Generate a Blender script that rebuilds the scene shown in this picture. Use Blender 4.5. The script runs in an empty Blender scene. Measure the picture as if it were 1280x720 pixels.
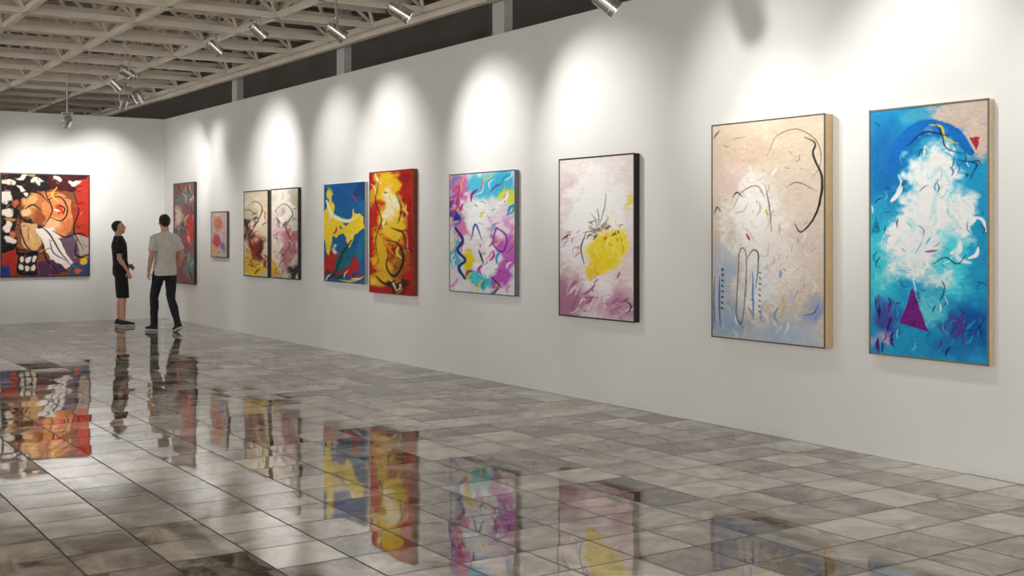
import bpy, math, random
import numpy as np
from mathutils import Vector, Matrix, Quaternion

# ------------------------------------------------------------------ constants
F = 1500.0; EYE = 1.52; HY = 290.0
TH = math.atan(986.0 / F); CT, ST = math.cos(TH), math.sin(TH)
W = EYE / 0.194 * CT          # distance of the long wall
YB = 21.2                     # back wall
WALLH = 3.52
sc = bpy.context.scene
col = sc.collection

def ray(px):
    u = px - 640.0
    return (F * ST + u * CT, F * CT - u * ST)
def on_x(px, py, X):
    a, b = ray(px); t = X / a
    return Vector((X, b * t, EYE + (HY - py) * t))
def on_y(px, py, Y):
    a, b = ray(px); t = Y / b
    return Vector((a * t, Y, EYE + (HY - py) * t))
def on_z(px, py, Z):
    a, b = ray(px); t = (Z - EYE) / (HY - py)
    return Vector((a * t, b * t, Z))

# ------------------------------------------------------------------ materials
def lin(c):
    c = np.asarray(c, dtype=float) / 255.0
    return np.where(c <= 0.04045, c / 12.92, ((c + 0.055) / 1.055) ** 2.4)
def L4(c):
    l = lin(c); return (float(l[0]), float(l[1]), float(l[2]), 1.0)

def mat(name, rgb, rough=0.6, metal=0.0, var=0.08, scale=20.0, bump=0.0, spec=0.5):
    m = bpy.data.materials.new(name); m.use_nodes = True
    nt = m.node_tree; b = nt.nodes['Principled BSDF']
    tc = nt.nodes.new('ShaderNodeTexCoord'); n = nt.nodes.new('ShaderNodeTexNoise')
    n.inputs['Scale'].default_value = scale; n.inputs['Detail'].default_value = 4
    nt.links.new(tc.outputs['Object'], n.inputs['Vector'])
    r = nt.nodes.new('ShaderNodeValToRGB')
    c = L4(rgb)
    r.color_ramp.elements[0].position = 0.3; r.color_ramp.elements[1].position = 0.7
    r.color_ramp.elements[0].color = tuple(max(0, x * (1 - var)) for x in c[:3]) + (1,)
    r.color_ramp.elements[1].color = tuple(min(1, x * (1 + var)) for x in c[:3]) + (1,)
    nt.links.new(n.outputs['Fac'], r.inputs['Fac'])
    nt.links.new(r.outputs['Color'], b.inputs['Base Color'])
    b.inputs['Roughness'].default_value = rough; b.inputs['Metallic'].default_value = metal
    b.inputs['Specular IOR Level'].default_value = spec
    if bump > 0:
        bp = nt.nodes.new('ShaderNodeBump'); bp.inputs['Strength'].default_value = bump
        bp.inputs['Distance'].default_value = 0.01
        nt.links.new(n.outputs['Fac'], bp.inputs['Height'])
        nt.links.new(bp.outputs['Normal'], b.inputs['Normal'])
    return m

M_wall = mat('white_wall_paint', (238, 238, 236), 0.7, var=0.02, scale=1.2, spec=0.2)
M_dark = mat('dark_service_wall', (160, 154, 148), 0.9, var=0.1, scale=1.0)
M_truss = mat('cream_painted_steel', (228, 219, 204), 0.55, var=0.1, scale=3)
M_deck = mat('roof_deck_paint', (180, 171, 158), 0.8, var=0.2, scale=2)
M_post = mat('grey_post_paint', (205, 205, 203), 0.6)
M_chrome = mat('brushed_chrome', (225, 225, 225), 0.22, 1.0, var=0.05, scale=60)
M_black = mat('black_plastic', (18, 18, 18), 0.5)
M_paintcanvas = bpy.data.materials.new('painted_canvas'); M_paintcanvas.use_nodes = True
nt = M_paintcanvas.node_tree; b = nt.nodes['Principled BSDF']
at = nt.nodes.new('ShaderNodeVertexColor'); at.layer_name = 'paint'
nz = nt.nodes.new('ShaderNodeTexNoise'); nz.inputs['Scale'].default_value = 90
tc = nt.nodes.new('ShaderNodeTexCoord'); nt.links.new(tc.outputs['Object'], nz.inputs['Vector'])
bp = nt.nodes.new('ShaderNodeBump'); bp.inputs['Strength'].default_value = 0.15; bp.inputs['Distance'].default_value = 0.004
nt.links.new(nz.outputs['Fac'], bp.inputs['Height']); nt.links.new(bp.outputs['Normal'], b.inputs['Normal'])
nt.links.new(at.outputs['Color'], b.inputs['Base Color'])
b.inputs['Roughness'].default_value = 0.6; b.inputs['Specular IOR Level'].default_value = 0.15

def emis(name, c, s):
    m = bpy.data.materials.new(name); m.use_nodes = True
    b = m.node_tree.nodes['Principled BSDF']
    b.inputs['Emission Color'].default_value = c; b.inputs['Emission Strength'].default_value = s
    return m
M_lens = emis('lamp_lens', (1, 0.97, 0.92, 1), 6.0)

# floor : polished marble tiles
M_floor = bpy.data.materials.new('polished_marble_tiles'); M_floor.use_nodes = True
nt = M_floor.node_tree; N = nt.nodes.new; K = nt.links.new
b = nt.nodes['Principled BSDF']
def vm(op, a, bb=None):
    n = N('ShaderNodeVectorMath'); n.operation = op
    for i, x in enumerate((a, bb)):
        if x is None: continue
        if isinstance(x, (tuple, list)): n.inputs[i].default_value = x
        else: K(x, n.inputs[i])
    return n.outputs[0]
def mt(op, a, bb=None, c=None, clamp=False):
    n = N('ShaderNodeMath'); n.operation = op; n.use_clamp = clamp
    for i, x in enumerate((a, bb, c)):
        if x is None: continue
        if isinstance(x, (int, float)): n.inputs[i].default_value = x
        else: K(x, n.inputs[i])
    return n.outputs[0]
T = 0.37
tc = N('ShaderNodeTexCoord')
p = vm('DIVIDE', tc.outputs['Object'], (T, T, 1))
p = vm('MULTIPLY', p, (1, 1, 0))
tile = vm('FLOOR', vm('ADD', p, (0.37, 0.21, 0)))
fr = vm('FRACTION', vm('ADD', p, (0.37, 0.21, 0)))
wn = N('ShaderNodeTexWhiteNoise'); wn.noise_dimensions = '3D'; K(tile, wn.inputs['Vector'])
sx = N('ShaderNodeSeparateXYZ'); K(fr, sx.inputs[0])
def edge(o):
    return mt('MINIMUM', o, mt('SUBTRACT', 1.0, o))
e = mt('MINIMUM', edge(sx.outputs[0]), edge(sx.outputs[1]))
grout = mt('LESS_THAN', e, 0.014)
off = vm('MULTIPLY', wn.outputs['Color'], (40, 40, 40))
mc = vm('ADD', tc.outputs['Object'], off)
n1 = N('ShaderNodeTexNoise'); n1.inputs['Scale'].default_value = 2.8; n1.inputs['Detail'].default_value = 7
n1.inputs['Roughness'].default_value = 0.6; n1.inputs['Distortion'].default_value = 1.2; K(mc, n1.inputs['Vector'])
n2 = N('ShaderNodeTexNoise'); n2.inputs['Scale'].default_value = 0.35; n2.inputs['Detail'].default_value = 3
K(tc.outputs['Object'], n2.inputs['Vector'])
v = mt('ADD', mt('MULTIPLY', mt('SUBTRACT', n1.outputs['Fac'], 0.5), 1.9), mt('MULTIPLY', wn.outputs['Value'], 0.75))
v = mt('ADD', v, mt('MULTIPLY', mt('SUBTRACT', n2.outputs['Fac'], 0.5), 0.9))
v = mt('ADD', v, 0.15, clamp=True)
rp = N('ShaderNodeValToRGB'); cr = rp.color_ramp
cr.elements[0].position = 0.03; cr.elements[0].color = L4((104, 91, 80))
cr.elements[1].position = 0.97; cr.elements[1].color = L4((244, 237, 225))
el = cr.elements.new(0.5); el.color = L4((190, 179, 165))
K(v, rp.inputs['Fac'])
mx = N('ShaderNodeMix'); mx.data_type = 'RGBA'
K(grout, mx.inputs[0]); K(rp.outputs['Color'], mx.inputs[6]); mx.inputs[7].default_value = L4((60, 52, 46))
K(mx.outputs[2], b.inputs['Base Color'])
rr = mt('ADD', mt('MULTIPLY', grout, 0.5), mt('ADD', mt('MULTIPLY', n2.outputs['Fac'], 0.05), 0.005))
K(rr, b.inputs['Roughness'])
b.inputs['IOR'].default_value = 1.8
# small per-tile tilt and slow waviness of the polished surface
geo = N('ShaderNodeNewGeometry')
tilt = vm('MULTIPLY', vm('SUBTRACT', wn.outputs['Color'], (0.5, 0.5, 0.5)), (0.016, 0.016, 0))
n3 = N('ShaderNodeTexNoise'); n3.inputs['Scale'].default_value = 3.0; n3.inputs['Detail'].default_value = 2
K(tc.outputs['Object'], n3.inputs['Vector'])
wav = vm('MULTIPLY', vm('SUBTRACT', n3.outputs['Color'], (0.5, 0.5, 0.5)), (0.010, 0.010, 0))
nn = vm('NORMALIZE', vm('ADD', vm('ADD', geo.outputs['Normal'], tilt), wav))
K(nn, b.inputs['Normal'])

# ------------------------------------------------------------------ mesh helpers
class MB:
    """collects verts / faces / material indices"""
    def __init__(s): s.v = []; s.f = []; s.m = []
    def add(s, vs, fs, mi=0):
        o = len(s.v); s.v += [tuple(x) for x in vs]
        for f in fs: s.f.append(tuple(i + o for i in f)); s.m.append(mi)
    def box(s, a, c, mi=0):
        x0, y0, z0 = a; x1, y1, z1 = c
        s.add([(x0,y0,z0),(x1,y0,z0),(x1,y1,z0),(x0,y1,z0),(x0,y0,z1),(x1,y0,z1),(x1,y1,z1),(x0,y1,z1)],
              [(0,3,2,1),(4,5,6,7),(0,1,5,4),(1,2,6,5),(2,3,7,6),(3,0,4,7)], mi)
    def beam(s, p0, p1, w, h=None, mi=0, n=4):
        p0 = Vector(p0); p1 = Vector(p1); d = (p1 - p0).normalized(); h = h or w
        up = Vector((0, 0, 1)) if abs(d.z) < 0.95 else Vector((1, 0, 0))
        r = d.cross(up).normalized(); u = r.cross(d)
        vs = []
        for P in (p0, p1):
            for k in range(n):
                a = 2 * math.pi * (k + 0.5) / n
                kk = 1 / math.cos(math.pi / n) if n == 4 else 1
                vs.append(P + r * math.cos(a) * w / 2 * kk + u * math.sin(a) * h / 2 * kk)
        fs = [(k, (k + 1) % n, n + (k + 1) % n, n + k) for k in range(n)]
        fs += [tuple(range(n - 1, -1, -1)), tuple(range(n, 2 * n))]
        s.add(vs, fs, mi)
    def rings(s, rs, mi=0):
        """closed loft through a list of equal-length rings"""
        n = len(rs[0]); vs = [p for r in rs for p in r]; fs = []
        for i in range(len(rs) - 1):
            for k in range(n):
                fs.append((i*n+k, i*n+(k+1) % n, (i+1)*n+(k+1) % n, (i+1)*n+k))
        fs.append(tuple(range(n - 1, -1, -1))); fs.append(tuple((len(rs)-1)*n + k for k in range(n)))
        s.add(vs, fs, mi)
    def capsule(s, p0, p1, r0, r1, mi=0, n=14, flat=1.0, flatdir=None):
        p0 = Vector(p0); p1 = Vector(p1); d = (p1 - p0)
        d = d.normalized() if d.length > 1e-6 else Vector((0, 0, 1))
        ref = Vector(flatdir) if flatdir is not None else (Vector((0, 1, 0)) if abs(d.y) < 0.9 else Vector((1, 0, 0)))
        u = (ref - d * ref.dot(d)).normalized(); r = d.cross(u)
        R = []
        def ring(c, rad): R.append([c + r * math.cos(2*math.pi*k/n) * rad + u * math.sin(2*math.pi*k/n) * rad * flat for k in range(n)])
        for a in (-80, -55, -28): ring(p0 + d * r0 * math.sin(math.radians(a)), r0 * math.cos(math.radians(a)))
        for t in (0, .5, 1): ring(p0.lerp(p1, t), r0 + (r1 - r0) * t)
        for a in (28, 55, 80): ring(p1 + d * r1 * math.sin(math.radians(a)), r1 * math.cos(math.radians(a)))
        s.rings(R, mi)
    def ell(s, c, r, rot=None, mi=0, n=18, m=10):
        c = Vector(c); R = []
        q = rot if rot is not None else Matrix.Identity(3)
        for i in range(m + 1):
            a = math.radians(-87 + 174 * i / m)
            R.append([c + q @ Vector((r[0]*math.cos(a)*math.cos(2*math.pi*k/n), r[1]*math.cos(a)*math.sin(2*math.pi*k/n), r[2]*math.sin(a))) for k in range(n)])
        s.rings(R, mi)
    def make(s, name, mats, parent=None, smooth=False, loc=None, rotz=0):
        me = bpy.data.meshes.new(name); me.from_pydata(s.v, [], s.f)
        for m in mats: me.materials.append(m)
        me.polygons.foreach_set('material_index', s.m)
        if smooth: me.polygons.foreach_set('use_smooth', [True] * len(s.f))
        me.update()
        o = bpy.data.objects.new(name, me); col.objects.link(o)
        if parent: o.parent = parent
        if loc: o.location = loc
        o.rotation_euler[2] = rotz
        return o
def empty(name, loc=(0, 0, 0), rotz=0):
    e = bpy.data.objects.new(name, None); col.objects.link(e); e.location = loc
    e.rotation_euler[2] = rotz; e.empty_display_size = 0.2
    return e

# ------------------------------------------------------------------ room shell
m = MB(); m.box((-9, -5, -0.1), (10.2, 41, 0)); m.make('floor', [M_floor])
m = MB(); m.box((W, -5, 0), (W + 0.2, YB + 0.2, WALLH)); m.make('wall_right', [M_wall])
m = MB(); m.box((-9, YB, 0), (W, YB + 0.2, WALLH)); m.make('wall_back', [M_wall])
m = MB(); m.box((10, -5, 0), (10.2, 41, 5.4)); m.make('wall_outer_right', [M_dark])
m = MB(); m.box((-9, 40.8, 0), (10, 41, 5.4)); m.make('wall_outer_back', [M_dark])
m = MB(); m.box((-9, -5, 5.4), (10.2, 41, 5.5))
y = -4.8
while y < 40: m.box((-9, y, 5.33), (10, y + 0.12, 5.4)); y += 0.4
m.make('ceiling', [M_deck])

# space-frame
m = MB(); S = 1.2; Z0, Z1 = 3.93, 4.75
xs = [6.35 - S * i for i in range(12)]; ys = [-3.0 + S * i for i in range(36)]
for x in xs: m.beam((x, ys[0], Z0), (x, ys[-1], Z0), 0.06, 0.06)
for y in ys: m.beam((xs[-1], y, Z0), (xs[0], y, Z0), 0.06, 0.06)
for x in xs[:-1]: m.beam((x - S/2, ys[0], Z1), (x - S/2, ys[-1], Z1), 0.06, 0.06)
for y in ys[:-1]: m.beam((xs[-1], y + S/2, Z1), (xs[0], y + S/2, Z1), 0.06, 0.06)
for x in xs[:-1]:
    for y in ys[:-1]:
        c = (x - S/2, y + S/2, Z1)
        for q in ((x, y), (x - S, y), (x, y + S), (x - S, y + S)):
            m.beam((q[0], q[1], Z0), c, 0.038)
# light joists between the chords and hangers to the deck
for y in ys[:-1]:
    for k in (0.25, 0.5, 0.75):
        m.beam((xs[-1], y + S * k, Z0 + 0.12), (xs[0], y + S * k, Z0 + 0.12), 0.03, 0.05)
for x in xs[:-1:2]:
    for y in ys[:-1:2]: m.beam((x - S/2, y + S/2, Z1), (x - S/2, y + S/2, 5.4), 0.05)
# edge channel
m.beam((6.45, ys[0], Z0 - .02), (6.45, ys[-1], Z0 - .02), 0.08, 0.14)
m.make('ceiling_space_frame', [M_truss])

# posts standing on top of the long partition
for px, py in ((628, 15), (430, 70), (297, 108)):
    P = on_x(px, py, W + 0.06)
    m = MB(); m.box((-0.05, -0.11, 0), (0.05, 0.11, 5.4 - WALLH))
    m.make('partition_post', [M_post], loc=(W + 0.06, P.y, WALLH))

# ------------------------------------------------------------------ track spotlights
def spotlight(pos, target, power, ang=68, light=True, R=0.062, LN=0.2, hang=None, blend=1.0):
    pos = Vector(pos); target = Vector(target)
    e = empty('track_spotlight', pos)
    d = (target - pos).normalized()
    up = Vector((0, 0, 1)); side = d.cross(up).normalized()
    top = (hang if hang else Z0) - pos.z
    m = MB(); n = 24; u = side.cross(d)
    prof = [(-LN*.55, R*.55), (-LN*.52, R*.8), (-LN*.42, R*.82), (-LN*.40, R), (LN*.28, R), (LN*.30, R*1.08), (LN*.5, R*1.08), (LN*.5, R*.92), (LN*.38, R*.9)]
    m.rings([[d*a + side*math.cos(2*math.pi*k/n)*r + u*math.sin(2*math.pi*k/n)*r for k in range(n)] for a, r in prof])
    # yoke + stem + adaptor
    for sgn in (-1, 1):
        m.beam(side*sgn*(R+.012), side*sgn*(R+.012) + Vector((0, 0, .14)), 0.008, 0.022)
    m.beam(side*-(R+.016) + Vector((0, 0, .14)), side*(R+.016) + Vector((0, 0, .14)), 0.022, 0.008)
    m.beam((0, 0, .14), (0, 0, top), 0.022, n=10)
    m.beam((0, 0, top - .05), (0, 0, top), 0.06, n=12)
    m.make('lamp_housing', [M_chrome], parent=e)
    m = MB(); m.rings([[d*a + side*math.cos(2*math.pi*k/n)*R*.86 + u*math.sin(2*math.pi*k/n)*R*.86 for k in range(n)] for a in (LN*.39, LN*.40)])
    m.make('lamp_lens', [M_lens], parent=e)
    if light:
        l = bpy.data.lights.new('spot', 'SPOT'); l.energy = power; l.spot_size = math.radians(ang)
        l.spot_blend = blend; l.shadow_soft_size = 0.06; l.color = (1, 0.975, 0.935)
        o = bpy.data.objects.new('spot_beam', l); col.objects.link(o); o.parent = e
        o.location = d * (LN * 0.55)
        o.rotation_euler = d.to_track_quat('-Z', 'Y').to_euler()
def wall_t(px, z): a, bb = ray(px); return Vector((W, bb * W / a, z))
P_ = 150
# fixtures in view, plus one added out of view
p = on_x(757, 3, 5.35); spotlight(p, wall_t(1010, 2.0), P_*.35)
S_ = on_x(935, 22, W); p2 = p + (p - S_) * .8
spotlight(p2, wall_t(960, 2.5), P_*.78, 62)  # added lamp out of view, placed to cast the near housing's shadow on the wall
p = on_x(500, 15, 5.0); spotlight(p, wall_t(748, 2.38), P_*.95)
p = on_x(420, 40, 5.0); spotlight(p, wall_t(615, 2.38), P_*.95)
p = on_z(157, 90, 3.55); spotlight(p, wall_t(345, 2.4), P_*2.0, 54)
p = on_z(172, 121, 3.58); spotlight(p, wall_t(235, 2.2), P_)
p = on_z(120, 140, 3.60); spotlight(Vector((p.x, 19.6, p.z)), Vector((5.4, YB, 2.3)), P_*.95)
p = on_y(84, 152, 19.0); spotlight(p, Vector((4.35, YB, 2.1)), P_*1.5)
# extra fixtures added up in the frame to light more of the wall
for px, tz, k in ((1165, 2.4, .85), (490, 2.35, .95), (425, 2.35, .7), (275, 2.2, .9), (1450, 2.2, .6)):
    t = wall_t(px, tz); spotlight((5.0, t.y + 0.25, 3.76), t, P_*k)

# ------------------------------------------------------------------ paintings
def smooth_noise(h, w, gh, gw, rng):
    g = rng.random((gh + 2, gw + 2)); yy = np.linspace(0, gh, h); xx = np.linspace(0, gw, w)
    yi = np.minimum(yy.astype(int), gh); xi = np.minimum(xx.astype(int), gw); fy = yy - yi; fx = xx - xi
    fy = fy*fy*(3-2*fy); fx = fx*fx*(3-2*fx)
    a = g[np.ix_(yi, xi)]; b_ = g[np.ix_(yi, xi+1)]; c = g[np.ix_(yi+1, xi)]; d = g[np.ix_(yi+1, xi+1)]
    fy = fy[:, None]; fx = fx[None, :]
    return (a*(1-fx)+b_*fx)*(1-fy)+(c*(1-fx)+d*fx)*fy - 0.5

class Paint:
    def __init__(s, xl, xr, ytl, ytr, ybl, ybr, base, seed=1, dens=1.3):
        s.rng = np.random.default_rng(seed)
        hh = ((ybl-ytl)+(ybr-ytr))/2; s.q = (xl, xr, ytl, ytr, ybl, ybr)
        s.R = int(max(70, hh*dens)); s.C = int(max(40, (xr-xl)*dens*1.15))
        u = np.linspace(0, 1, s.C)[None, :]; v = np.linspace(0, 1, s.R)[:, None]
        s.X = xl + u*(xr-xl) + 0*v; yt = ytl+(ytr-ytl)*u; yb = ybl+(ybr-ybl)*u
        s.Y = yt + v*(yb-yt)
        s.img = np.ones((s.R, s.C, 3))*np.array(base, float)
        k = max(2, int(hh/14)); k2 = max(2, int((xr-xl)/14))
        s.nx = smooth_noise(s.R, s.C, k, k2, s.rng) + .5*smooth_noise(s.R, s.C, k*3, k2*3, s.rng)
        s.ny = smooth_noise(s.R, s.C, k, k2, s.rng) + .5*smooth_noise(s.R, s.C, k*3, k2*3, s.rng)
        s.fine = smooth_noise(s.R, s.C, min(s.R, k*9), min(s.C, k2*4), s.rng)
    def mix(s, a, c):
        a = np.clip(a, 0, 1)[..., None]; s.img = s.img*(1-a)+np.array(c, float)*a
    def blob(s, cx, cy, rx, ry, c, soft=.25, warp=8, al=1, rot=0):
        dx = s.X+s.nx*warp*2-cx; dy = s.Y+s.ny*warp*2-cy
        r = math.radians(rot); a = dx*math.cos(r)+dy*math.sin(r); b_ = -dx*math.sin(r)+dy*math.cos(r)
        d = np.sqrt((a/rx)**2+(b_/ry)**2)
        s.mix(al*(1-d)/soft*(1+s.fine*.5), c); return s
    def poly(s, pts, c, warp=3, al=1):
        x = s.X+s.nx*warp; y = s.Y+s.ny*warp; ins = np.zeros(x.shape, bool); n = len(pts)
        for i in range(n):
            (x1, y1), (x2, y2) = pts[i], pts[(i+1) % n]
            if y1 == y2: continue
            cond = ((y1 > y) != (y2 > y)) & (x < (x2-x1)*(y-y1)/(y2-y1)+x1); ins ^= cond
        s.mix(ins*al, c); return s
    def st(s, pts, w, c, al=1, taper=True, wob=1.0):
        P = [np.array(p, float) for p in pts]
        if len(P) == 2: P = [P[0], (P[0]+P[1])/2, P[1]]
        Q = [2*P[0]-P[1]]+P+[2*P[-1]-P[-2]]; S_ = []
        for i in range(1, len(Q)-2):
            for t in np.linspace(0, 1, 7)[:-1]:
                a, b_, c_, d = Q[i-1:i+3]
                S_.append(.5*((2*b_)+(-a+c_)*t+(2*a-5*b_+4*c_-d)*t*t+(-a+3*b_-3*c_+d)*t**3))
        S_.append(P[-1]); n = len(S_)-1; best = np.full(s.X.shape, 9e9)
        x = s.X+s.nx*wob; y = s.Y+s.ny*wob
        for i in range(n):
            a, b_ = S_[i], S_[i+1]; d = b_-a; L = max(d@d, 1e-9)
            t = np.clip(((x-a[0])*d[0]+(y-a[1])*d[1])/L, 0, 1)
            ww = w*(.35+.65*math.sin(math.pi*(i+.5)/n)) if taper else w
            best = np.minimum(best, np.hypot(x-a[0]-t*d[0], y-a[1]-t*d[1])/(ww/2))
        s.mix(al*(1.25-best)*max(w/2, .8)*.9, c); return s
    def dabs(s, n, box, cols, ln, w, ang=(0, 360), al=.8):
        for _ in range(n):
            x = s.rng.uniform(box[0], box[2]); y = s.rng.uniform(box[1], box[3])
            a = math.radians(s.rng.uniform(*ang)); l = s.rng.uniform(.4, 1)*ln
            cx = s.rng.uniform(-.3, .3)*l
            c = cols[s.rng.integers(len(cols))]
            s.st([(x-math.cos(a)*l/2, y-math.sin(a)*l/2), (x-math.sin(a)*cx, y+math.cos(a)*cx), (x+math.cos(a)*l/2, y+math.sin(a)*l/2)], s.rng.uniform(.5, 1)*w, c, al)
        return s
    def finish(s, amt=14):
        s.img = s.img + (s.fine*amt+s.nx*amt*.5)[..., None]
        return lin(np.clip(s.img, 0, 255))

BK = (22, 20, 24)
def hang(pt, wall, depth, side_rgb, frame=None, lip=0.012, grow=None):
    """build the canvas as a solid object on its wall. frame: rgb of a thin face lip"""
    xl, xr, ytl, ytr, ybl, ybr = pt.q; cols = pt.finish(); R, C = pt.R, pt.C
    if wall == 'right':
        Xf = W-0.003-depth
        a = on_x(xl, ytl, Xf); a2 = on_x(xl, ybl, Xf); c = on_x(xr, ytr, Xf); c2 = on_x(xr, ybr, Xf)
        zt = (a.z+c.z)/2; zb = (a2.z+c2.z)/2; w = a.y-c.y
        cen = Vector((W-0.003, (a.y+c.y)/2, (zt+zb)/2)); rot = -math.pi/2
    else:
        a = on_y(xl, ytl, YB-.003-depth); a2 = on_y(xl, ybl, YB-.003-depth); c = on_y(xr, ytr, YB-.003-depth); c2 = on_y(xr, ybr, YB-.003-depth)
        zt = (a.z+c.z)/2; zb = (a2.z+c2.z)/2; w = c.x-a.x
        cen = Vector(((a.x+c.x)/2, YB-.003, (zt+zb)/2)); rot = 0
    h = zt-zb
    # local: x = picture-right, -y = toward viewer, z up
    u = np.linspace(-w/2, w/2, C); v = np.linspace(h/2, -h/2, R)
    UU, VV = np.meshgrid(u, v)
    co = np.stack([UU, np.full_like(UU, -depth), VV], -1).reshape(-1, 3)
    idx = np.arange(R*C).reshape(R, C)
    fa = np.stack([idx[1:, :-1], idx[1:, 1:], idx[:-1, 1:], idx[:-1, :-1]], -1).reshape(-1, 4)
    mb = MB()
    t = 0.003
    mb.box((-w/2, -depth+0.001, -h/2), (w/2, 0, h/2), 1)
    if frame is not None:
        D0 = -depth-0.004; D1 = -depth+.002; L = lip
        mb.box((-w/2-t, D0, -h/2-t), (-w/2+L, D1, h/2+t), 2)
        mb.box((w/2-L, D0, -h/2-t), (w/2+t, D1, h/2+t), 2)
        mb.box((-w/2, D0, -h/2-t), (w/2, D1, -h/2+L), 2)
        mb.box((-w/2, D0, h/2-L), (w/2, D1, h/2+t), 2)
    o0 = R*C
    verts = np.concatenate([co, np.array(mb.v)]); faces = fa.tolist()+[[i+o0 for i in f] for f in mb.f]
    me = bpy.data.meshes.new('abstract_painting'); me.from_pydata(verts.tolist(), [], faces)
    me.materials.append(M_paintcanvas)
    me.materials.append(mat('canvas_edge', side_rgb, .6)); me.materials.append(mat('picture_frame', frame or side_rgb, .45))
    me.polygons.foreach_set('material_index', [0]*len(fa)+mb.m)
    ca = me.color_attributes.new('paint', 'FLOAT_COLOR', 'POINT')
    buf = np.ones((len(verts), 4)); buf[:R*C, :3] = cols.reshape(-1, 3)
    ca.data.foreach_set('color', buf.ravel().astype(np.float32))
    me.update()
    o = bpy.data.objects.new('abstract_painting', me); col.objects.link(o)
    o.location = cen; o.rotation_euler[2] = rot
    return o

# K : turquoise canvas, far right
p = Paint(1087, 1236, 138, 124, 443, 456, (34, 158, 210), 11)
p.blob(1110, 200, 45, 70, (25, 120, 195), .6).blob(1100, 330, 40, 90, (70, 210, 230), .7).blob(1215, 410, 40, 45, (20, 90, 170), .7)
p.blob(1215, 140, 60, 30, (212, 194, 184), .4).blob(1225, 175, 22, 30, (220, 196, 182), .5).blob(1150, 140, 25, 12, (70, 170, 205), .5)
p.st([(1112, 215), (1130, 180), (1160, 160), (1195, 168), (1215, 190)], 18, (20, 115, 205), .9)
p.blob(1168, 260, 50, 100, (120, 225, 240), .5, 10).blob(1170, 240, 40, 84, (250, 252, 253), .35, 14)
p.blob(1150, 315, 40, 44, (240, 250, 251), .45, 12).blob(1195, 330, 26, 60, (80, 220, 236), .5).blob(1130, 290, 20, 74, (248, 253, 252), .6, 12, rot=15)
p.blob(1110, 400, 26, 30, (60, 80, 170), .7).blob(1190, 430, 40, 18, (30, 120, 190), .6).blob(1205, 270, 16, 46, (244, 252, 252), .6, 10)
p.blob(1160, 385, 30, 26, (100, 210, 230), .6).blob(1195, 405, 20, 14, (90, 60, 150), .7, al=.7).blob(1105, 425, 20, 12, (190, 170, 210), .6, al=.8).blob(1180, 350, 24, 20, (220, 240, 245), .7)
p.dabs(60, (1090, 180, 1232, 440), [(15, 100, 180), (120, 220, 240), (240, 250, 252), (40, 175, 220), (20, 70, 140)], 22, 3, (40, 140), .7)
p.dabs(34, (1120, 180, 1225, 350), [(252, 252, 252), (215, 244, 250)], 28, 7, (40, 140), .7)
p.dabs(16, (1095, 370, 1120, 440), [(110, 40, 140), (60, 30, 110)], 18, 4, (60, 120))
p.dabs(14, (1160, 390, 1232, 445), [(20, 40, 110), (110, 50, 140), (30, 150, 210)], 22, 4, (90, 140))
p.poly([(1144, 360), (1127, 404), (1165, 415)], (118, 34, 130), 2); p.dabs(8, (1138, 375, 1155, 405), [(80, 20, 100), (150, 60, 150)], 14, 2)
p.poly([(1214, 171), (1227, 170), (1221, 187)], (175, 50, 70), 3).poly([(1096, 268), (1088, 292), (1101, 290)], (30, 140, 190), 2)
p.st([(1165, 156), (1180, 158), (1185, 172), (1200, 180)], 3, (235, 205, 40)).st([(1170, 152), (1180, 165), (1186, 185), (1205, 192)], 2, BK)
p.dabs(34, (1095, 150, 1230, 430), [BK, (20, 30, 70)], 15, 2.2).st([(1170, 330), (1185, 322), (1200, 330), (1210, 318)], 2, BK)
p.st([(1137, 182), (1160, 165), (1190, 170)], 2.2, BK).st([(1200, 200), (1222, 205), (1215, 222)], 2.5, (10, 60, 130)).st([(1160, 315), (1175, 313)], 3, (150, 60, 150))
hang(p, 'right', .05, (214, 196, 162), (120, 112, 96), .008)

# J : cream canvas
p = Paint(890, 1031, 156, 143, 420, 436, (228, 212, 192), 12)
p.blob(930, 190, 60, 45, (218, 196, 172), .7).blob(1000, 175, 50, 40, (230, 212, 188), .6).blob(945, 290, 46, 90, (252, 250, 246), .5, 12)
p.blob(985, 320, 38, 70, (246, 238, 230), .6).blob(905, 405, 50, 32, (160, 186, 216), .7).blob(985, 418, 60, 28, (184, 200, 224), .6).blob(905, 350, 20, 60, (190, 206, 230), .7)
p.blob(950, 360, 34, 48, (248, 248, 249), .6, 12).blob(1010, 300, 26, 45, (226, 210, 198), .6).blob(1018, 385, 18, 24, (160, 176, 214), .7).blob(915, 225, 25, 30, (230, 206, 196), .7)
p.dabs(60, (895, 165, 1028, 420), [(244, 234, 220), (212, 188, 166), (252, 250, 248), (232, 214, 202)], 20, 3.5, (30, 150), .55)
p.dabs(44, (960, 290, 1028, 400), [(196, 170, 160), (160, 122, 112), (250, 246, 240)], 14, 1.5, (100, 160), .8)
p.dabs(26, (895, 330, 1028, 425), [(140, 168, 210), (205, 216, 238), (245, 248, 252)], 20, 4, (60, 120), .6)
p.st([(962, 195), (975, 170), (1000, 162), (1022, 178), (1027, 205), (1015, 225)], 1.4, (70, 50, 40)).st([(1008, 172), (1020, 180), (1018, 195), (1028, 225), (1022, 265), (1005, 290), (996, 280)], 2.8, BK)
p.st([(985, 235), (1000, 228), (1022, 240)], 1.6, (90, 70, 55)).st([(918, 262), (930, 240), (950, 232), (960, 248)], 1.6, (90, 75, 65)).st([(960, 232), (966, 262), (968, 290)], 2, (110, 90, 60))
p.st([(893, 268), (897, 258), (903, 264)], 2, BK).st([(918, 246), (924, 240), (932, 246)], 2.2, BK)
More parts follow.
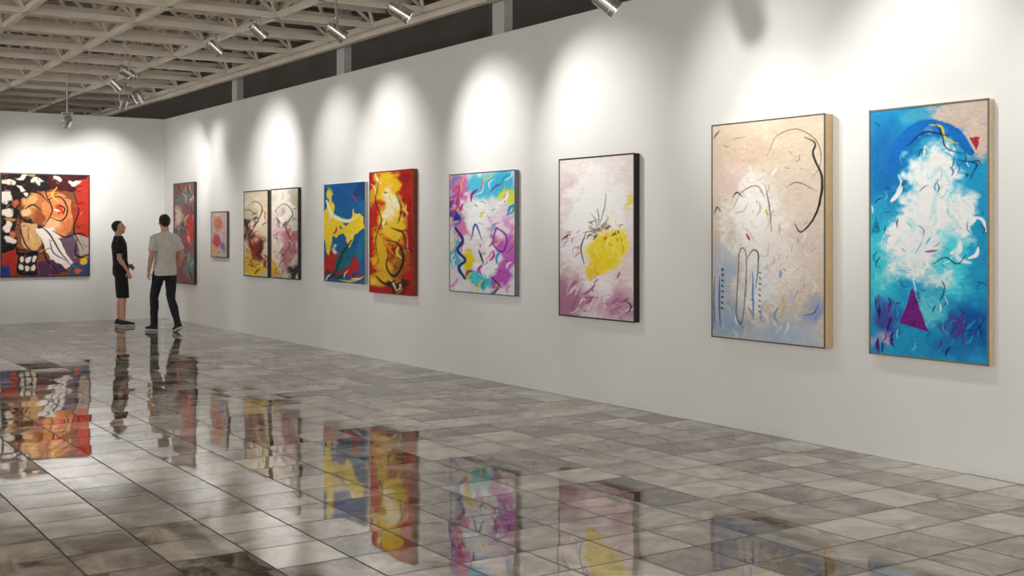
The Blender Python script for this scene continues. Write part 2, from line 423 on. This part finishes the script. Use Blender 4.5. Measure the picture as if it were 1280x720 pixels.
p.st([(926, 318), (930, 310), (936, 320), (935, 360), (932, 398), (927, 404), (923, 390), (925, 350), (926, 318)], 1.6, (50, 50, 60), taper=False)
p.st([(936, 325), (945, 312), (952, 322), (948, 360)], 2, BK).st([(893, 345), (893, 410)], 2, (60, 80, 130)).st([(900, 345), (901, 408)], 3, (90, 120, 185)).st([(944, 340), (946, 400)], 3, (120, 150, 205))
for i in range(8): p.st([(903, 335+i*7), (906, 337+i*7)], 2.4, BK)
for i in range(8): p.st([(952, 340+i*7), (955, 342+i*7)], 2, (50, 70, 120))
p.st([(936, 292), (940, 300)], 3, (200, 60, 50)).st([(961, 262), (964, 270)], 3, (220, 190, 60)).st([(915, 175), (935, 170)], 1.5, (150, 120, 100)).dabs(26, (900, 180, 1025, 410), [BK, (90, 60, 50)], 9, 1.3)
p.st([(892, 172), (900, 162)], 2, BK).st([(1006, 395), (1018, 392), (1024, 380)], 1.8, (90, 70, 90))
hang(p, 'right', .08, (216, 186, 142), (88, 76, 62), .006)

# I : white/mauve with yellow
p = Paint(699, 793, 198, 193, 395, 402, (240, 226, 226), 13)
p.blob(745, 220, 50, 40, (245, 236, 234), .6).blob(714, 235, 16, 26, (228, 208, 214), .7).blob(712, 375, 32, 44, (186, 130, 158), .6).blob(775, 385, 36, 28, (202, 152, 178), .6)
p.blob(745, 390, 20, 14, (228, 198, 214), .6).blob(748, 270, 48, 72, (255, 253, 252), .4, 10).blob(748, 345, 24, 32, (250, 242, 246), .5, 8).blob(715, 315, 14, 34, (250, 244, 248), .6).blob(785, 320, 9, 40, (238, 216, 226), .6)
p.dabs(40, (702, 335, 790, 398), [(176, 110, 150), (222, 188, 206), (245, 234, 240), (160, 92, 138)], 22, 5, (100, 160), .5)
p.blob(757, 317, 26, 28, (250, 220, 50), .3, 6).blob(774, 303, 17, 16, (252, 230, 70), .4, 5).blob(742, 340, 10, 15, (248, 216, 60), .4, 5).blob(782, 250, 5, 10, (240, 230, 120), .5)
p.dabs(14, (738, 300, 782, 340), [(252, 238, 130), (236, 196, 40)], 16, 4, (20, 120), .7)
p.blob(752, 286, 13, 7, (96, 74, 70), .9, 6, .8)
for a, l in ((-115, 22), (-95, 26), (-78, 46), (-50, 18), (-10, 16), (150, 16), (165, 20), (115, 16)):
    r = math.radians(a); p.st([(750+6*math.cos(r), 286+5*math.sin(r)), (750+l*.6*math.cos(r)+2, 286+l*.6*math.sin(r)), (750+l*math.cos(r), 286+l*math.sin(r))], 1.7, (56, 44, 58), .75)
p.dabs(26, (736, 272, 778, 300), [(50, 40, 50), (90, 70, 100), (120, 90, 60), (250, 220, 60), (250, 246, 240)], 10, 2.6)
p.st([(735, 290), (728, 310), (732, 330)], 2.2, (60, 40, 60)).dabs(16, (704, 290, 725, 325), [(60, 40, 50), (150, 60, 110), (190, 120, 160)], 11, 2, (100, 160))
p.st([(782, 375), (789, 382), (784, 392)], 2, BK).st([(702, 300), (712, 292)], 2, BK).dabs(12, (740, 365, 788, 395), [(120, 50, 90)], 9, 1.3)
hang(p, 'right', .055, (34, 26, 26), (30, 22, 24), .009)

# H : multicolour
p = Paint(562, 644, 217, 214, 364, 370, (235, 232, 236), 14)
p.blob(575, 235, 16, 20, (215, 120, 180), .4).blob(600, 235, 18, 20, (80, 195, 220), .4).blob(625, 232, 24, 22, (70, 185, 220), .4).blob(638, 250, 12, 18, (225, 225, 60), .5, al=.5)
p.blob(568, 270, 10, 24, (130, 66, 160), .5).blob(600, 275, 20, 28, (246, 248, 252), .4).blob(632, 305, 16, 44, (200, 104, 200), .4).blob(625, 350, 22, 22, (190, 90, 190), .4).blob(630, 280, 13, 20, (246, 222, 240), .5)
p.blob(573, 320, 10, 25, (110, 190, 225), .5).blob(588, 335, 8, 26, (240, 215, 40), .3, 4).blob(603, 352, 14, 16, (80, 205, 220), .4).blob(580, 358, 14, 8, (240, 240, 245), .4).blob(612, 325, 13, 24, (248, 244, 250), .4)
p.blob(578, 290, 9, 14, (225, 130, 180), .5)
p.dabs(60, (564, 218, 642, 368), [(250, 250, 252), (200, 70, 160), (50, 160, 210), (235, 215, 60), (130, 60, 170), (230, 150, 200), (250, 250, 252)], 18, 4, (90, 150), .75)
p.st([(570, 285), (580, 300), (573, 312), (583, 325), (574, 335), (582, 348)], 3.6, (25, 50, 130), taper=False).st([(590, 300), (596, 280), (604, 300)], 2.5, (30, 60, 150)).st([(600, 312), (606, 330)], 2.6, BK)
p.st([(622, 285), (618, 305), (630, 315), (634, 295), (622, 285)], 2.0, (90, 30, 130), taper=False).st([(615, 345), (628, 360)], 2, BK).st([(566, 240), (575, 232), (572, 255), (580, 262)], 3, (210, 60, 120)).dabs(26, (566, 240, 640, 360), [BK, (40, 30, 90), (200, 40, 110)], 8, 1.8)
p.poly([(571, 262), (566, 276), (577, 274)], (40, 60, 160), 1)
hang(p, 'right', .045, (130, 130, 132), (80, 84, 96), .006)

# G : red / yellow
p = Paint(462, 517, 215, 212, 366, 369, (184, 36, 30), 15)
p.blob(485, 235, 20, 22, (238, 194, 40), .35, 7).blob(492, 275, 19, 38, (240, 200, 50), .35, 8).blob(475, 320, 14, 40, (230, 180, 40), .4, 7).blob(500, 330, 14, 28, (160, 106, 30), .5)
p.blob(490, 255, 10, 24, (248, 236, 200), .4, 6).blob(470, 240, 7, 24, (210, 160, 40), .4).blob(505, 225, 10, 12, (150, 30, 25), .4).blob(512, 290, 6, 50, (165, 28, 30), .4, 4).blob(480, 345, 18, 18, (226, 176, 50), .4).blob(500, 355, 12, 9, (60, 35, 30), .4)
p.dabs(30, (464, 218, 515, 364), [(245, 215, 90), (200, 60, 30), (250, 240, 200), (210, 150, 30)], 18, 4, (60, 130), .7)
p.st([(476, 222), (470, 250), (478, 275), (470, 300), (474, 330)], 1.8, BK).st([(484, 300), (498, 305), (505, 325), (495, 345), (484, 335), (486, 318)], 3, BK).st([(490, 285), (503, 290), (508, 305)], 2.5, BK).st([(470, 345), (482, 355), (496, 350)], 3, BK)
p.st([(496, 240), (502, 262), (498, 280)], 2.2, (80, 30, 20)).dabs(24, (466, 230, 514, 362), [BK, (70, 20, 20)], 9, 2)
hang(p, 'right', .05, (120, 66, 34), (130, 40, 28), .008)

# F : blue / yellow / red
p = Paint(405, 456, 230, 228, 352, 355, (24, 100, 160), 16)
p.blob(430, 240, 30, 18, (20, 88, 158), .4).blob(412, 240, 8, 12, (230, 210, 80), .5).blob(450, 236, 8, 10, (20, 66, 120), .4).blob(414, 330, 14, 26, (190, 38, 42), .3).blob(443, 338, 16, 18, (190, 36, 42), .3)
p.poly([(405, 262), (412, 240), (420, 256), (418, 272), (430, 280), (440, 262), (452, 268), (456, 285), (444, 290), (438, 305), (428, 290), (416, 296), (410, 320), (405, 315)], (246, 214, 50), 9)
p.st([(408, 250), (416, 268), (432, 276), (446, 272)], 5, (252, 244, 200)).blob(436, 322, 10, 20, (20, 110, 128), .35).blob(452, 315, 7, 20, (30, 120, 150), .3).blob(424, 348, 14, 6, (30, 80, 64), .4).blob(420, 312, 6, 12, (240, 235, 225), .4)
p.st([(440, 300), (430, 315), (420, 340), (410, 350)], 4, (30, 70, 54)).st([(455, 345), (440, 352), (425, 350)], 3, (235, 200, 60)).dabs(18, (407, 234, 454, 352), [(240, 210, 60), (20, 80, 150), (200, 50, 50), (235, 235, 230), (15, 60, 70)], 12, 3, al=.8)
hang(p, 'right', .04, (180, 178, 170), None)

# E
p = Paint(339, 373, 236, 235, 347, 350, (228, 218, 204), 17, 1.6)
p.blob(350, 250, 12, 14, (242, 234, 220), .5).blob(365, 250, 9, 16, (200, 190, 170), .5).blob(350, 285, 12, 24, (230, 198, 198), .5).blob(362, 310, 10, 30, (200, 130, 140), .5).blob(343, 335, 8, 14, (230, 176, 56), .4).blob(358, 268, 8, 12, (248, 244, 240), .4).blob(366, 338, 7, 10, (60, 50, 55), .5)
p.dabs(26, (340, 238, 372, 348), [(200, 40, 50), (250, 245, 240), (230, 180, 180), (60, 40, 50), (250, 245, 240)], 14, 2.6, (60, 140)).dabs(26, (342, 260, 370, 345), [BK, (150, 30, 40)], 10, 1.6)
p.st([(344, 262), (356, 255), (366, 268), (358, 285), (364, 305), (352, 320)], 1.6, BK)
hang(p, 'right', .04, (50, 44, 42), (46, 42, 42), .012)
# D
p = Paint(305, 335, 239, 238, 345, 347, (220, 204, 176), 18, 1.6)
p.blob(318, 250, 14, 12, (230, 218, 194), .5).blob(326, 272, 10, 18, (244, 232, 214), .5).blob(318, 310, 12, 26, (150, 44, 38), .5).blob(322, 338, 14, 12, (238, 200, 54), .4).blob(310, 325, 6, 18, (226, 178, 64), .5).blob(314, 285, 8, 10, (70, 44, 42), .5).blob(328, 315, 6, 20, (80, 36, 34), .5)
p.dabs(26, (306, 245, 334, 345), [(190, 40, 36), (245, 235, 215), (236, 196, 74), (50, 34, 34), (245, 235, 215)], 13, 2.6, (40, 140)).dabs(18, (308, 262, 332, 335), [BK], 10, 1.6)
p.st([(310, 258), (320, 252), (328, 262), (318, 285), (312, 300), (322, 318)], 1.6, BK)
hang(p, 'right', .04, (60, 46, 40), (56, 44, 40), .012)
# C small
p = Paint(264, 284, 265, 264, 321, 323, (205, 186, 180), 19, 2.0)
p.blob(274, 280, 7, 10, (215, 130, 100), .4, 3).blob(272, 300, 7, 12, (190, 80, 90), .4, 3).blob(280, 308, 4, 8, (120, 130, 170), .4, 3).blob(268, 312, 4, 7, (226, 180, 90), .4, 2)
p.dabs(30, (266, 268, 282, 320), [(80, 60, 90), (240, 230, 225), (200, 70, 60), (90, 120, 170)], 7, 1.6)
hang(p, 'right', .03, (100, 94, 94), (94, 90, 94), .015)
# B
p = Paint(217, 243, 229, 228, 353, 356, (140, 92, 88), 20, 1.8)
p.blob(228, 250, 12, 18, (110, 124, 120), .5, 5).blob(236, 285, 8, 24, (200, 60, 56), .5, 5).blob(224, 300, 8, 24, (84, 96, 104), .5, 5).blob(236, 330, 9, 20, (120, 140, 140), .5, 5).blob(222, 270, 5, 14, (220, 196, 184), .5, 3).blob(238, 245, 5, 12, (196, 168, 150), .5)
p.dabs(56, (218, 232, 242, 350), [(205, 48, 46), (226, 216, 208), (60, 104, 108), BK, (190, 120, 100), (226, 216, 208), (214, 170, 70)], 14, 2.2, (60, 130))
hang(p, 'right', .04, (44, 42, 44), (50, 46, 48), .02)
# A : back wall, bold black-outlined figure forms
WH = (236, 224, 208)
p = Paint(1, 112, 217, 218, 347, 345, (132, 76, 46), 21, 2.4)
p.poly([(0, 215), (58, 215), (60, 240), (30, 246), (20, 270), (20, 320), (0, 322)], (34, 26, 28), 7)
p.poly([(58, 214), (113, 214), (113, 234), (90, 238), (60, 238)], (70, 26, 28), 4).poly([(96, 226), (113, 222), (113, 298), (98, 294), (92, 262)], (190, 56, 40), 6)
for cx, cy, rx, ry, ro in ((9, 228, 10, 5, 30), (28, 223, 11, 4, -15), (47, 227, 9, 5, 40), (8, 247, 6, 8, 10), (26, 237, 9, 3, 20), (8, 266, 9, 6, -30), (9, 284, 7, 6, 15), (12, 302, 9, 6, 25), (74, 224, 8, 4, 10), (94, 226, 6, 3, 0)):
    p.blob(cx, cy, rx, ry, WH, .25, 5, rot=ro)
p.blob(11, 275, 9, 3, (190, 130, 70), .3, 2).blob(18, 254, 5, 7, (190, 100, 54), .3, 3).blob(38, 219, 5, 3, (206, 150, 80), .3, 2).blob(16, 293, 5, 6, (196, 116, 66), .3, 3)
p.blob(42, 262, 26, 25, (30, 22, 22), .15, 6).blob(43, 260, 24, 22, (190, 118, 62), .25, 6).blob(36, 250, 13, 10, (228, 172, 110), .4, 5).blob(50, 270, 12, 14, (156, 86, 46), .4, 5).blob(32, 266, 9, 9, (238, 194, 136), .4, 4)
p.poly([(54, 244), (74, 240), (88, 250), (92, 280), (78, 296), (60, 288), (52, 268)], (222, 136, 82), 7).poly([(66, 258), (76, 256), (80, 266), (70, 269)], (206, 64, 44), 5).blob(62, 280, 12, 9, (240, 184, 136), .4, 4).blob(84, 284, 8, 10, (206, 120, 74), .4, 4)
p.poly([(24, 282), (44, 280), (52, 298), (44, 316), (28, 308)], (216, 170, 120), 6).poly([(44, 286), (62, 284), (80, 302), (94, 326), (78, 338), (56, 318)], (240, 230, 220), 6).poly([(70, 298), (90, 292), (100, 318), (92, 330)], (110, 86, 106), 6)
p.poly([(92, 296), (112, 296), (112, 318), (100, 320)], (184, 168, 160), 5).poly([(0, 316), (18, 314), (20, 345), (0, 348)], (178, 54, 42), 4).poly([(0, 334), (12, 332), (12, 348), (0, 348)], (40, 66, 140), 3)
p.poly([(20, 316), (46, 314), (48, 342), (20, 344)], (30, 26, 34), 5)
for i in range(3):
    for j in range(2): p.blob(26+i*8, 324+j*10, 3.8, 4.2, WH, .3, 2)
p.poly([(48, 328), (66, 324), (84, 340), (50, 346)], (84, 50, 86), 4).poly([(88, 330), (112, 322), (112, 347), (86, 346)], (60, 84, 120), 4).blob(104, 326, 5, 5, (235, 200, 60), .3, 1).blob(98, 338, 6, 4, (220, 100, 60), .3, 2)
for q in ([(60, 218), (56, 240), (64, 262), (54, 282)], [(58, 250), (74, 246), (84, 262), (76, 276), (62, 272)], [(90, 238), (98, 262), (92, 288), (104, 312)], [(46, 280), (60, 292), (72, 312), (88, 332)], [(24, 270), (26, 292), (36, 312), (52, 318)],
          [(22, 248), (30, 240), (48, 242), (60, 254)], [(64, 288), (80, 296), (100, 292), (112, 298)], [(50, 300), (56, 322), (70, 338)], [(96, 296), (94, 318), (108, 322)], [(30, 262), (40, 256), (50, 262)], [(72, 256), (80, 260), (78, 268)], [(0, 314), (20, 312), (40, 316)]):
    p.st(q, 2.2, BK)
p.st([(70, 234), (64, 244), (72, 252)], 3, (230, 190, 60)).st([(34, 290), (40, 300), (38, 312)], 2.4, (230, 196, 70)).st([(60, 300), (66, 316), (82, 326)], 2, (40, 60, 130)).st([(66, 262), (74, 264)], 3, WH)
p.dabs(64, (4, 222, 110, 344), [BK, WH, (200, 74, 44), (226, 150, 90), (226, 150, 90), (150, 96, 60)], 9, 2)
hang(p, 'back', .04, (40, 36, 36), (34, 30, 32), .014)

# ------------------------------------------------------------------ people
M_skin = mat('skin', (208, 160, 132), .55, var=.06, scale=30)
M_hair = mat('dark_hair', (24, 20, 19), .6, var=.3, scale=120, bump=.4)
M_eye = mat('eye_white', (225, 222, 216), .3); M_lip = mat('lips', (150, 84, 78), .5)
M_blacksh = mat('black_cotton', (24, 24, 27), .85, var=.25, scale=9, bump=.6)
M_blackst = mat('black_shorts_cloth', (21, 21, 24), .85, var=.25, scale=9, bump=.6)
M_greysh = mat('grey_cotton', (212, 208, 202), .85, var=.10, scale=8, bump=.6)
M_jeans = mat('dark_denim', (26, 28, 38), .8, var=.35, scale=10, bump=.6)
M_shoe = mat('shoe_black', (24, 23, 24), .5); M_sole = mat('shoe_sole', (205, 205, 205), .6)
cloth_tex = bpy.data.textures.new('cloth_folds', 'CLOUDS'); cloth_tex.noise_scale = .11; cloth_tex.noise_depth = 2

def remesh(o, vox, sm=4, folds=0):
    r = o.modifiers.new('remesh', 'REMESH'); r.mode = 'VOXEL'; r.voxel_size = vox; r.use_smooth_shade = True
    s = o.modifiers.new('smooth', 'SMOOTH'); s.factor = .5; s.iterations = sm
    if folds:
        d = o.modifiers.new('folds', 'DISPLACE'); d.texture = cloth_tex; d.strength = folds; d.mid_level = .42; d.texture_coords = 'LOCAL'

def hand(mb, wrist, d, palm, sgn, curl=35):
    """wrist pos, d = direction of fingers, palm = direction the palm faces, sgn +1 if thumb side = d x palm"""
    w = Vector(wrist); d = Vector(d).normalized(); palm = Vector(palm); palm = (palm - d*palm.dot(d)).normalized()
    s = d.cross(palm).normalized()*sgn
    mb.capsule(w + d*.01, w+d*.075, .026, .036, flat=.42, flatdir=palm)
    mb.capsule(w + d*.03+s*.012, w+d*.08+s*.018, .02, .02, flat=.6, flatdir=palm)
    for i, (o, L) in enumerate(((.029, .070), (.010, .078), (-.009, .072), (-.027, .056))):
        p = w + d*.085 + s*o; a = math.radians(curl*.35); seg = (.46, .30, .24); r = .0088
        for k in range(3):
            dd = (d*math.cos(a)+palm*math.sin(a)+s*o*1.3).normalized(); q = p+dd*L*seg[k]
            mb.capsule(p, q, r, r*.9, n=8); p = q; r *= .9; a += math.radians(curl)
    p = w+d*.03+s*.026; q = p+(d*.6+s*.62+palm*.35).normalized()*.038; r_ = q+(d*.85+s*.25+palm*.4).normalized()*.032
    mb.capsule(p, q, .013, .0105, n=8); mb.capsule(q, r_, .0105, .0085, n=8)

def head(mb, mb2, hair, c, pitch, yaw, bald=False):
    q = (Matrix.Rotation(yaw, 3, 'Z') @ Matrix.Rotation(pitch, 3, 'X')); c = Vector(c)
    P = lambda x, y, z: c + q @ Vector((x, y, z))
    mb.ell(P(0, -.012, .035), (.076, .098, .086), q); mb.ell(P(0, .028, -.035), (.058, .062, .078), q)
    mb.ell(P(0, .052, -.088), (.026, .026, .022), q); mb.ell(P(0, .074, .030), (.052, .016, .012), q)
    mb.capsule(P(0, .086, .018), P(0, .108, -.022), .007, .011, n=10); mb.ell(P(0, .098, -.026), (.018, .014, .009), q)
    for s in (-1, 1):
        mb.ell(P(s*.079, -.006, -.002), (.009, .019, .032), q); mb.ell(P(s*.045, .058, -.018), (.02, .022, .018), q)
        mb2.ell(P(s*.031, .079, .010), (.014, .010, .008), q, 0); mb2.ell(P(s*.031, .087, .010), (.006, .004, .006), q, 1)
        mb2.capsule(P(s*.016, .089, .030), P(s*.048, .080, .030), .004, .003, 1, n=8)
    mb2.ell(P(0, .084, -.053), (.023, .008, .0065), q, 2)
    # hair shell : a cap following the skull, cut by a tilted hair line
    R = []; n = 28; rings_ = 16
    for i in range(rings_):
        th = math.pi*.5 - (i/(rings_-1))*math.radians(128)
        ring = []
        for k in range(n):
            a = 2*math.pi*k/n; fy = math.sin(a)
            lim = math.radians(28) if fy > .3 else (math.radians(-38) if fy < -.2 else math.radians(-38+66*(fy+.2)/.5))
            t = max(th, lim)
            g = .010 if not bald else .004
            ring.append(P((.076+g)*math.cos(t)*math.cos(a), -.012+(.098+g)*math.cos(t)*math.sin(a), .035+(.086+g*1.3)*math.sin(t)))
        R.append(ring)
    hair.rings(R)
    hair.ell(P(0, -.06, .0), (.066, .046, .06), q)
    if not bald: hair.ell(P(0, .045, .095), (.052, .035, .025), q)

def shoe(mb, ankle, yaw, pitch=0):
    q = Matrix.Rotation(yaw, 3, 'Z') @ Matrix.Rotation(pitch, 3, 'X'); a = Vector(ankle)
    P = lambda x, y, z: a + q @ Vector((x, y, z))
    for mi, secs in ((0, ((-.07, .024, .04), (-.055, .034, .075), (-.02, .038, .082), (.03, .040, .072), (.08, .045, .052), (.13, .046, .042), (.17, .038, .034), (.19, .02, .022))),
                     (1, ((-.078, .026, .0), (-.05, .040, .0), (.03, .042, .0), (.11, .050, .0), (.16, .046, .0), (.195, .024, .0)))):
        R = []
        for (y, w, h) in secs:
            r = []
            for k in range(16):
                t = 2*math.pi*k/16; cx = math.copysign(abs(math.cos(t))**.7, math.cos(t)); sz = math.copysign(abs(math.sin(t))**.7, math.sin(t))
                z = (-.055+(h+.0)/2 + sz*h/2 - .0) if mi == 0 else (-.066+sz*.014)
                r.append(P(w*cx, y, z))
            R.append(r)
        mb.rings(R, mi)
    mb.capsule(P(0, -.012, -.015), P(0, -.012, .01), .044, .040, 0)

def torso(mb, secs, n=28, pw=.8):
    R = []
    for (z, cx, cy, rx, ry) in secs:
        R.append([Vector((cx+rx*math.copysign(abs(math.cos(2*math.pi*k/n))**pw, math.cos(2*math.pi*k/n)),
                          cy+ry*math.copysign(abs(math.sin(2*math.pi*k/n))**pw, math.sin(2*math.pi*k/n)), z)) for k in range(n)])
    mb.rings(R)

def person(name, loc, rot, H, A, shirt_m, leg_m, shorts, hpitch, hyaw, bald, lean=0.0):
    """A: joints (local, facing +Y, right hand at +X)"""
    e = empty(name, loc, rot); k = H/1.79
    V = lambda p: Vector(p)
    body = MB(); face = MB(); hr = MB()
    L = lean
    cy = lambda z: L*(z-.95)
    torso(body, [(.86, 0, 0, .12, .085), (.93, 0, 0, .160, .105), (1.02, 0, cy(1.02), .145, .098), (1.12, 0, cy(1.12), .135, .092), (1.25, 0, cy(1.25), .155, .105), (1.36, 0, cy(1.36), .172, .108), (1.44, 0, cy(1.44), .165, .090), (1.49, 0, cy(1.49), .10, .065)])
    nb = Vector((0, cy(1.47)-.005, 1.46)); hc = Vector((0, cy(1.47)+A['headf'], 1.662))
    body.capsule(nb, hc+Vector((0, -.015, -.05)), .064, .056)
    head(body, face, hr, hc, hpitch, hyaw, bald)
    for s in ('L', 'R'):
        sg = 1 if s == 'R' else -1
        sh, el, wr = V(A['sh'+s]), V(A['el'+s]), V(A['wr'+s]); hp, kn, an = V(A['hp'+s]), V(A['kn'+s]), V(A['an'+s])
        body.capsule(nb+Vector((0, 0, .03)), sh+Vector((-sg*.02, 0, .01)), .045, .045)
        body.capsule(sh, sh.lerp(el, .35), .054, .049); body.capsule(sh.lerp(el, .3), el, .049, .039); body.capsule(el, el.lerp(wr, .35), .039, .040); body.capsule(el.lerp(wr, .3), wr, .040, .026, flat=.85)
        hand(body, wr, A['hd'+s], A['pm'+s], A['th'+s])
        body.capsule(hp, kn, .080, .054); body.capsule(kn, kn.lerp(an, .3)+Vector((0, -.015, 0)), .052, .055); body.capsule(kn.lerp(an, .3)+Vector((0, -.015, 0)), an, .055, .036)
    o = body.make('body', [M_skin], e, True); remesh(o, .0062, 3)
    face.make('face_features', [M_eye, M_black, M_lip], e, True); 
    hh = hr.make('hair', [M_hair], e, True); remesh(hh, .006, 2)
    # shirt
    sh = MB()
    torso(sh, [(.86, 0, cy(.9), .172, .125), (.90, 0, cy(.9), .178, .130), (1.0, 0, cy(1.0), .172, .128), (1.12, 0, cy(1.12), .160, .118), (1.25, 0, cy(1.25), .172, .122), (1.36, 0, cy(1.36), .186, .124), (1.42, 0, cy(1.42), .182, .108), (1.47, 0, cy(1.47)-.002, .140, .088), (1.505, 0, cy(1.49)-.005, .088, .078), (1.52, 0, cy(1.49)-.005, .076, .074)])
    for s in ('L', 'R'):
        sg = 1 if s == 'R' else -1
        a, b2 = V(A['sh'+s]), V(A['el'+s])
        sh.capsule(nb+Vector((0, 0, .018)), a+Vector((-sg*.015, 0, .006)), .052, .060)
        sh.capsule(a+Vector((0, 0, -.006)), a.lerp(b2, .3), .062, .065)
        d = (b2-a).normalized(); u = Vector((0, 1, 0)); u = (u-d*u.dot(d)).normalized(); r = d.cross(u)
        sh.rings([[a.lerp(b2, t)+(r*math.cos(2*math.pi*q/20)+u*math.sin(2*math.pi*q/20))*rad for q in range(20)] for t, rad in ((0.05, .058), (.3, .064), (.55, .066), (.72, .068))])
    o = sh.make('t_shirt', [shirt_m], e, True); remesh(o, .0075, 5, .022)
    # trousers / shorts
    tr = MB()
    torso(tr, [(.80, 0, 0, .13, .09), (.86, 0, 0, .166, .114), (.93, 0, 0, .170, .118), (1.0, 0, cy(1.0), .158, .110)])
    for s in ('L', 'R'):
        hp, kn, an = V(A['hp'+s]), V(A['kn'+s]), V(A['an'+s])
        def tube(pts):
            R = []
            for i, (p, rad) in enumerate(pts):
                d = (pts[min(i+1, len(pts)-1)][0]-pts[max(i-1, 0)][0]).normalized(); u = Vector((0, 1, 0)); u = (u-d*u.dot(d)).normalized(); r = d.cross(u)
                R.append([p+(r*math.cos(2*math.pi*q/22)+u*math.sin(2*math.pi*q/22))*rad for q in range(22)])
            tr.rings(R)
        tr.capsule(hp, hp.lerp(kn, .3), .094, .090)
        if shorts: tube([(hp, .096), (hp.lerp(kn, .3), .098), (hp.lerp(kn, .7), .094), (hp.lerp(kn, 1.0), .090), (kn+(kn-hp)*.05, .090)])
        else: tube([(hp, .092), (hp.lerp(kn, .3), .088), (hp.lerp(kn, .7), .074), (kn, .064), (kn.lerp(an, .3)+Vector((0, -.01, 0)), .063), (kn.lerp(an, .7), .053), (an+Vector((0, 0, -.02)), .055)])
    o = tr.make('shorts' if shorts else 'jeans', [leg_m], e, True); remesh(o, .0075, 4, .018)
    so = MB()
    for s in ('L', 'R'): shoe(so, A['an'+s], A.get('fy'+s, 0), A.get('fp'+s, 0))
    so.make('shoes', [M_shoe, M_sole], e, True)
    e.scale = (k, k, k)
    return e

# man in black, profile to the right, looking up, hands held in front
A1 = dict(headf=.0, shL=(-.185, -.02, 1.42), elL=(-.235, -.06, 1.15), wrL=(-.14, .14, 1.02), shR=(.185, -.02, 1.42), elR=(.235, -.04, 1.15), wrR=(.20, .10, .93),
          hdL=(.5, .6, -.4), pmL=(.6, -.6, 0), thL=-1, hdR=(-.05, .35, -1), pmR=(-1, 0, 0), thR=-1,
          hpL=(-.09, 0, .92), knL=(-.10, .02, .50), anL=(-.11, -.02, .085), hpR=(.09, 0, .92), knR=(.10, .04, .50), anR=(.11, .03, .085), fyL=.15, fyR=-.1)
# place by ground contact
g1 = on_z(151, 407.5, 0); g2 = on_z(206, 414.5, 0)
person('man_in_black', (g1.x, g1.y, 0), -TH-math.radians(68), 1.71, A1, M_blacksh, M_blackst, True, math.radians(16), math.radians(-4), True, lean=-.06)
A2 = dict(headf=.015, shL=(-.185, 0, 1.42), elL=(-.25, -.05, 1.16), wrL=(-.235, .06, .93), shR=(.185, 0, 1.42), elR=(.26, -.07, 1.17), wrR=(.22, .06, .95),
          hdL=(.02, .2, -1), pmL=(1, 0, 0), thL=1, hdR=(-.3, .4, -.9), pmR=(-1, 0, 0), thR=-1,
          hpL=(-.085, .01, .92), knL=(-.085, .17, .52), anL=(-.07, .20, .085), hpR=(.085, -.01, .92), knR=(.08, -.05, .49), anR=(.06, -.29, .118), fyL=.12, fyR=-.15, fpR=-.30)
person('man_in_grey_shirt', (g2.x, g2.y, 0), -TH+math.radians(46), 1.79, A2, M_greysh, M_jeans, False, math.radians(4), math.radians(-12), False)

# ------------------------------------------------------------------ world, camera
w = bpy.data.worlds.new('World'); sc.world = w; w.use_nodes = True
w.node_tree.nodes['Background'].inputs[0].default_value = (1, .985, .955, 1)
w.node_tree.nodes['Background'].inputs[1].default_value = 1.85
cam = bpy.data.cameras.new('Camera'); cam.sensor_width = 36
cam.lens = F/1280*36
cam.shift_y = -70/1280
cam.clip_end = 200
co = bpy.data.objects.new('Camera', cam); col.objects.link(co)
co.location = (0, 0, EYE); co.rotation_euler = (math.pi/2, 0, -TH)
sc.camera = co
sc.view_settings.view_transform = 'Standard'
sc.view_settings.look = 'None'
